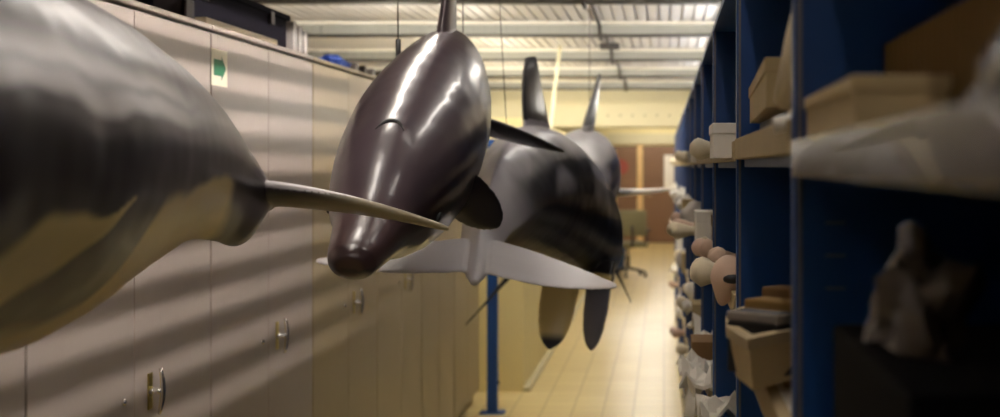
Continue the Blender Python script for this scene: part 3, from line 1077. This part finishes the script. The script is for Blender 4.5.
# ------------------------------------------------------------------ the blue rack
UP = [0.14, 1.127, 2.02, 3.0, 3.96, 4.92, 5.88, 6.84, 7.80, 8.76, 9.72, 10.7, 11.7, 12.7, 13.8]
TOP = 1.93
H_SHELF = {0: [EYE - 0.003, EYE - 0.23, 0.95, 0.5, 0.1], 1: [EYE + 0.018, EYE - 0.285, 0.95, 0.5, 0.1]}
H_REST = [EYE + 0.016, EYE - 0.245, 1.0, 0.62, 0.1]
rack = thing('storage_rack', 'tall dark blue steel storage rack filling one side of the aisle', 'rack', (RX, 0, 0))
RD = 0.58
for i, yy in enumerate(UP):
    u_ = link('upright_panel', B(0.006, RD, yy, yy + 0.03, 0, TOP), M['blue'], rack)
    link('front_edge', B(0.003, 0.0065, yy - 0.001, yy + 0.006, 0, TOP), M['edge'], u_)
    link('front_channel', B(0.0, 0.02, yy + 0.006, yy + 0.034, 0, TOP, bev=0.002), M['blue'], u_)
    if i == 1:
        for k in range(3):
            link('slot', B(0.028, 0.046, yy - 0.0015, yy, EYE - 0.052 - 0.03 * k, EYE - 0.0502 - 0.03 * k), M['edge'], u_)
link('top_panel', B(0.0, RD, UP[0], UP[-1] + 0.03, TOP, TOP + 0.012), M['blue'], rack)
link('back_panel', B(RD, RD + 0.01, UP[0], UP[-1] + 0.03, 0, TOP + 0.012), M['blue'], rack)
for i in range(len(UP) - 1):
    for h in H_SHELF.get(i, H_REST):
        s_ = link('shelf', B(0.012, RD, UP[i] + 0.035, UP[i + 1] - 0.003, h - (0.006 if i == 0 else 0.018), h), M['blue'], rack)
        if i == 0 and h < 1.5:
            continue
        lp = 0.03 if h > 1.5 else 0.034
        zz0 = h - 0.002
        link('shelf_lip', B(-0.004, 0.011, UP[i] + 0.035, UP[i + 1] - 0.003, zz0 - 0.004, zz0 + lp, bev=0.002),
             M['lip_plastic'] if (i == 0 and h > 1.5) else M['lip'], s_)

SH0, SH1 = H_SHELF[0], H_SHELF[1]


# ---- near bay: things on the eye-level shelf
def carton(x0, x1, y0, y1, z0, h, m, label, flap=True, group=None, rot=0.0, cat='box'):
    t_ = thing('carton', label, cat, ((x0 + x1) / 2, (y0 + y1) / 2, z0), rot, group)
    hx, hy = (x1 - x0) / 2, (y1 - y0) / 2
    bm_ = bmesh.new()
    w = 0.003
    box(bm_, -hx, hx, -hy, hy, 0, w)
    box(bm_, -hx, -hx + w, -hy, hy, w, h)
    box(bm_, hx - w, hx, -hy, hy, w, h)
    box(bm_, -hx + w, hx - w, -hy, -hy + w, w, h)
    box(bm_, -hx + w, hx - w, hy - w, hy, w, h)
    link('body', bm_, m, t_)
    if flap:
        link('lid', B(-hx - .002, hx + .002, -hy - .002, hy + .002, h * 0.72, h + 0.002, bev=0.0015), m, t_)
    return t_


carton(0.124, 0.185, 0.80, 1.07, SH0[0] + 0.030, 0.031, M['card'], 'beige lidded carton on the nearest eye-level shelf')
o = link('foam_packing', lump(0.034, 0.2, 0.02, 21, 0.35, 4), M['cloth'], smooth=True)
o.location = (0.172, 0.64, SH0[0] + 0.0)
tag(o, 'white crumpled packing tissue under the beige carton', 'packing')
o = link('wrapped_bundle', lump(0.055, 0.13, 0.036, 33, 0.35, 4), M['grey_plastic'], smooth=True)
o.location = (0.20, 0.57, SH0[0] + 0.022)
tag(o, 'grey plastic wrapped bundle at the picture edge on the eye-level shelf', 'bundle')
t = thing('corrugated_card', 'strip of yellow-brown corrugated card leaning behind the grey bundle', 'card', (0.205, 0.94, SH0[0] + 0.0))
bm = bmesh.new()
for k in range(40):
    box(bm, -0.004 if k % 2 else -0.001, 0.003, -0.22 + k * 0.011, -0.209 + k * 0.011, 0.0, 0.115)
link('fluted_sheet', bm, M['yellow_card'], t)
bm = bmesh.new()
box(bm, 0.215, 0.30, 0.98, 1.08, SH0[0], SH0[0] + 0.075, bev=0.002)
o = link('small_carton', bm, M['cardd'])
tag(o, 'small brown carton tucked behind the beige carton', 'box')
# lower shelf of the near bay
o = link('bagged_skull', lump(0.022, 0.05, 0.052, 47, 0.75, 3), M['dim_film'], smooth=False)
o.location = (0.175, 0.86, SH0[1] + 0.10)
o.rotation_euler = (0.0, 0.1, 0.4)
tag(o, 'dim skull in a grey plastic bag on the dark lower shelf', 'bagged skull')
o = link('dark_case', B(0.14, 0.32, 0.70, 1.02, SH0[1], SH0[1] + 0.10, bev=0.004), M['matt_black'])
tag(o, 'black case under the bagged skull on the dark lower shelf', 'case')

# ---- second bay
carton(0.128, 0.30, 1.42, 1.97, SH1[0] + 0.052, 0.055, M['card'], 'tan lidded carton raised on a dark block on the second eye-level shelf', rot=-0.035)
o = link('dark_block', B(0.15, 0.32, 1.36, 1.93, SH1[0], SH1[0] + 0.052, bev=0.003), M['black'])
tag(o, 'flat black block under the tan carton on the eye-level shelf', 'block')
bm = bmesh.new()
tube(bm, [(0.127, 1.30, SH1[0] + 0.05), (0.15, 1.25, SH1[0] + 0.10), (0.165, 1.23, SH1[0] + 0.15), (0.18, 1.24, SH1[0] + 0.20)], [0.012, 0.03, 0.034, 0.02], 14)
box(bm, 0.13, 0.2, 1.2, 1.3, SH1[0], SH1[0] + 0.05, bev=0.01)
o = link('long_bone', bm, M['bone'], smooth=True)
tag(o, 'upright cream bone end standing by the tan carton', 'bone')
bm = bmesh.new()
tube(bm, [(0.105, 1.175, SH1[0] + 0.022), (0.13, 1.175, SH1[0] + 0.026)], 0.008, 12)
o = link('plug', bm, M['paper'], smooth=True)
tag(o, 'small white plug at the shelf end beside the nearest full upright', 'plug')

# tray of small boxes sticking out of the lower shelf
TB = SH1[1] + 0.045
t = thing('specimen_tray', 'kraft tray holding three small boxes, sticking out of the lower shelf', 'tray', (0.089, 1.30, TB))
poly = [(0.0, 0.0), (0.11, 0.145), (0.20, 0.36), (0.06, 0.40), (0.0, 0.26), (-0.012, 0.19), (-0.016, 0.10)]
cxp, cyp = sum(p_[0] for p_ in poly) / 7, sum(p_[1] for p_ in poly) / 7


def scaled(f):
    return [(cxp + (a_ - cxp) * f, cyp + (b_ - cyp) * f) for a_, b_ in poly]


def open_tray(bm_, outer, inner, h, w):
    n_ = len(outer)
    lo = [bm_.verts.new((cxp + (a_ - cxp) * .86, cyp + (b_ - cyp) * .9, 0)) for a_, b_ in outer]
    hi = [bm_.verts.new((a_, b_, h)) for a_, b_ in outer]
    hi2 = [bm_.verts.new((a_, b_, h)) for a_, b_ in inner]
    li = [bm_.verts.new((a_, b_, w)) for a_, b_ in inner]
    bm_.faces.new(lo[::-1])
    bm_.faces.new(li)
    for k_ in range(n_):
        j_ = (k_ + 1) % n_
        bm_.faces.new((lo[k_], lo[j_], hi[j_], hi[k_]))
        bm_.faces.new((hi[k_], hi[j_], hi2[j_], hi2[k_]))
        bm_.faces.new((hi2[k_], hi2[j_], li[j_], li[k_]))


bm = bmesh.new()
open_tray(bm, poly, scaled(0.86), 0.058, 0.006)
link('body', bm, M['card'], t)
bm = bmesh.new()
op, ip = scaled(1.04), scaled(0.86)
vo = [bm.verts.new((a_, b_, 0.059)) for a_, b_ in op]
vi = [bm.verts.new((a_, b_, 0.059)) for a_, b_ in ip]
vo2 = [bm.verts.new((a_, b_, 0.047)) for a_, b_ in op]
for k in range(7):
    j = (k + 1) % 7
    bm.faces.new((vo[k], vo[j], vi[j], vi[k]))
    bm.faces.new((vo2[k], vo2[j], vo[j], vo[k]))
link('rim', bm, M['lip'], t)
for k, (px_, py_, mm, lb) in enumerate([(0.112, 1.40, 'grey_plastic', 'small grey topped box in the kraft tray, nearest the aisle'),
                                        (0.137, 1.47, 'yellow_card', 'small tan topped box in the middle of the kraft tray'),
                                        (0.165, 1.555, 'cardd', 'small brown topped box deepest in the kraft tray')]):
    b_ = thing('vial_box', lb, 'box', (px_, py_, TB + 0.006), -0.75, 'boxes in the kraft tray')
    link('body', B(-0.036, 0.036, -0.02, 0.02, 0, 0.058, bev=0.002), M['black'], b_)
    link('lid', B(-0.037, 0.037, -0.021, 0.021, 0.058, 0.07 + 0.006 * k, bev=0.003), M[mm], b_)
o = link('tray_riser', B(0.14, 0.30, 1.42, 1.72, SH1[1], TB, bev=0.002), M['cardd'])
tag(o, 'flat brown carton under the kraft tray of small boxes', 'box')
# paper bundle and cartons at the front of that shelf
o = link('paper_stack', B(-0.03, 0.03, -0.16, 0.16, 0, 0.03, bev=0.002), M['paper'])
o.location = (0.155, 1.34, SH1[1])
tag(o, 'white stack of papers on the lower shelf below the kraft tray', 'papers')
carton(0.19, 0.26, 1.17, 1.40, SH1[1], 0.085, M['card'], 'narrow cream carton beside the white papers on the lower shelf')
carton(0.27, 0.34, 1.17, 1.40, SH1[1], 0.06, M['cardd'], 'narrow brown carton deeper than the cream one on the lower shelf')

# ---- skull peeking past the second upright
t = thing('animal_skull', 'pinkish skull with a dark eye hole by the second full upright', 'skull', (0.115, 2.17, H_REST[1]))
bm = bmesh.new()
bmesh.ops.create_uvsphere(bm, u_segments=24, v_segments=16, radius=1)
for v in bm.verts:
    f = 1 - 0.45 * smoothstep(0.2, -0.9, v.co.z)
    v.co = Vector((v.co.x * 0.034 * f - 0.012 * smoothstep(0.0, -1, v.co.z), v.co.y * 0.06 * f, 0.045 + v.co.z * 0.045))
link('cranium', bm, M['pink_bone'], t, smooth=True)
bm = bmesh.new()
bmesh.ops.create_uvsphere(bm, u_segments=14, v_segments=10, radius=1)
for v in bm.verts:
    v.co = Vector((0.002 + v.co.x * 0.016, -0.052 + v.co.y * 0.01, 0.052 + v.co.z * 0.009))
link('eye_socket', bm, M['black'], t, smooth=True)

# ---- far bays: bones, bags, papers and boxes crowding the shelf fronts
SHN = ['eye-level shelf', 'chest-high shelf', 'waist-high shelf', 'knee-high shelf']


def sheet(w, d, h, seed):
    bm_ = bmesh.new()
    n_ = 8
    g = [[bm_.verts.new(((i_ / n_ - .5) * w, (j_ / n_ - .5) * d, h * (0.5 + noise.noise(Vector((i_ * .5 + seed, j_ * .5, seed)))))) for j_ in range(n_ + 1)] for i_ in range(n_ + 1)]
    for i_ in range(n_):
        for j_ in range(n_):
            bm_.faces.new((g[i_][j_], g[i_ + 1][j_], g[i_ + 1][j_ + 1], g[i_][j_ + 1]))
    r_ = bmesh.ops.extrude_face_region(bm_, geom=list(bm_.faces))
    for e_ in r_['geom']:
        if isinstance(e_, bmesh.types.BMVert):
            e_.co.z += 0.01
    bmesh.ops.recalc_face_normals(bm_, faces=bm_.faces)
    zmin = min(v_.co.z for v_ in bm_.verts)
    for v_ in bm_.verts:
        v_.co.z -= zmin
    return bm_


seed = 0
for bay in range(2, 13):
    for si, h in enumerate(H_REST[:4]):
        nb = 3 if bay < 6 else (2 if bay < 9 else 1)
        for q in range(nb):
            if bay == 2 and si == 1 and q == 0:
                continue
            seed += 1
            yy = UP[bay] + 0.17 + 0.31 * q + R.uniform(-0.03, 0.05)
            xx = RX + R.uniform(-0.045, 0.02)
            kind = R.choice(['bone', 'bag', 'paper', 'carton', 'paper', 'bone']) if si else R.choice(['bone', 'bag', 'carton'])
            where = 'on the %s, %s bay of the blue rack, %s' % (SHN[si], ORD[bay], ['near end', 'middle', 'far end'][q])
            sc2 = R.uniform(0.8, 1.25)
            if kind == 'carton':
                hh = 0.07 * sc2 + (0.04 if si else 0)
                carton(xx, xx + 0.22, yy - 0.08, yy + 0.08, h, hh, R.choice([M['card'], M['cardd'], M['paper']]), 'lidded carton ' + where, group='cartons in the far bays')
            elif kind == 'bone':
                bm = bmesh.new()
                a0 = R.uniform(-.5, .5)
                zz = 0.026
                ln = 0.09 * sc2
                tube(bm, [(-ln, -.02, zz), (-ln * .85, -.01, zz), (-ln * .5, 0, zz), (ln * .5, .006, zz), (ln * .85, 0, zz), (ln, 0, zz)], [0.012, 0.026, 0.014, 0.014, 0.025, 0.012], 12)
                bmesh.ops.create_icosphere(bm, subdivisions=2, radius=0.022, matrix=Matrix.Translation((-ln * .95, 0.02, 0.03)))
                if si:
                    for v in bm.verts:
                        v.co *= 1.15
                o = link('bone', bm, R.choice([M['bone'], M['pink_bone'], M['bone']]), smooth=True)
                o.location = (xx + 0.075, yy, h)
                o.rotation_euler = (0, 0, a0)
                tag(o, 'knobbly pale bone ' + where, 'bone', 'bones in the far bays')
            elif kind == 'bag':
                o = link('specimen_bag', lump(0.06 * sc2, 0.08 * sc2, (0.04 if si == 0 else 0.065) * sc2, seed * 3.7, 0.4, 3), R.choice([M['cloth'], M['plastic'], M['paper']]), smooth=True)
                o.location = (xx + 0.05, yy, h)
                tag(o, 'pale crumpled specimen bag ' + where, 'bag', 'bags in the far bays')
            else:
                o = link('folded_paper', sheet(0.16, 0.2, 0.08, seed), M['paper'], smooth=False)
                o.location = (xx + 0.05, yy, h)
                o.rotation_euler = (0, R.uniform(-.1, .1), R.uniform(-.4, .4))
                tag(o, 'white folded paper ' + where, 'paper', 'papers in the far bays')
# white sheet and brown wrap spilling out low in the third bay
o = link('loose_sheet', sheet(0.14, 0.22, 0.05, 91), M['paper'])
o.location = (0.11, 3.3, H_REST[2] + 0.02)
tag(o, 'white loose sheet hanging over the waist-high shelf edge, nearest bay past the skull', 'paper')
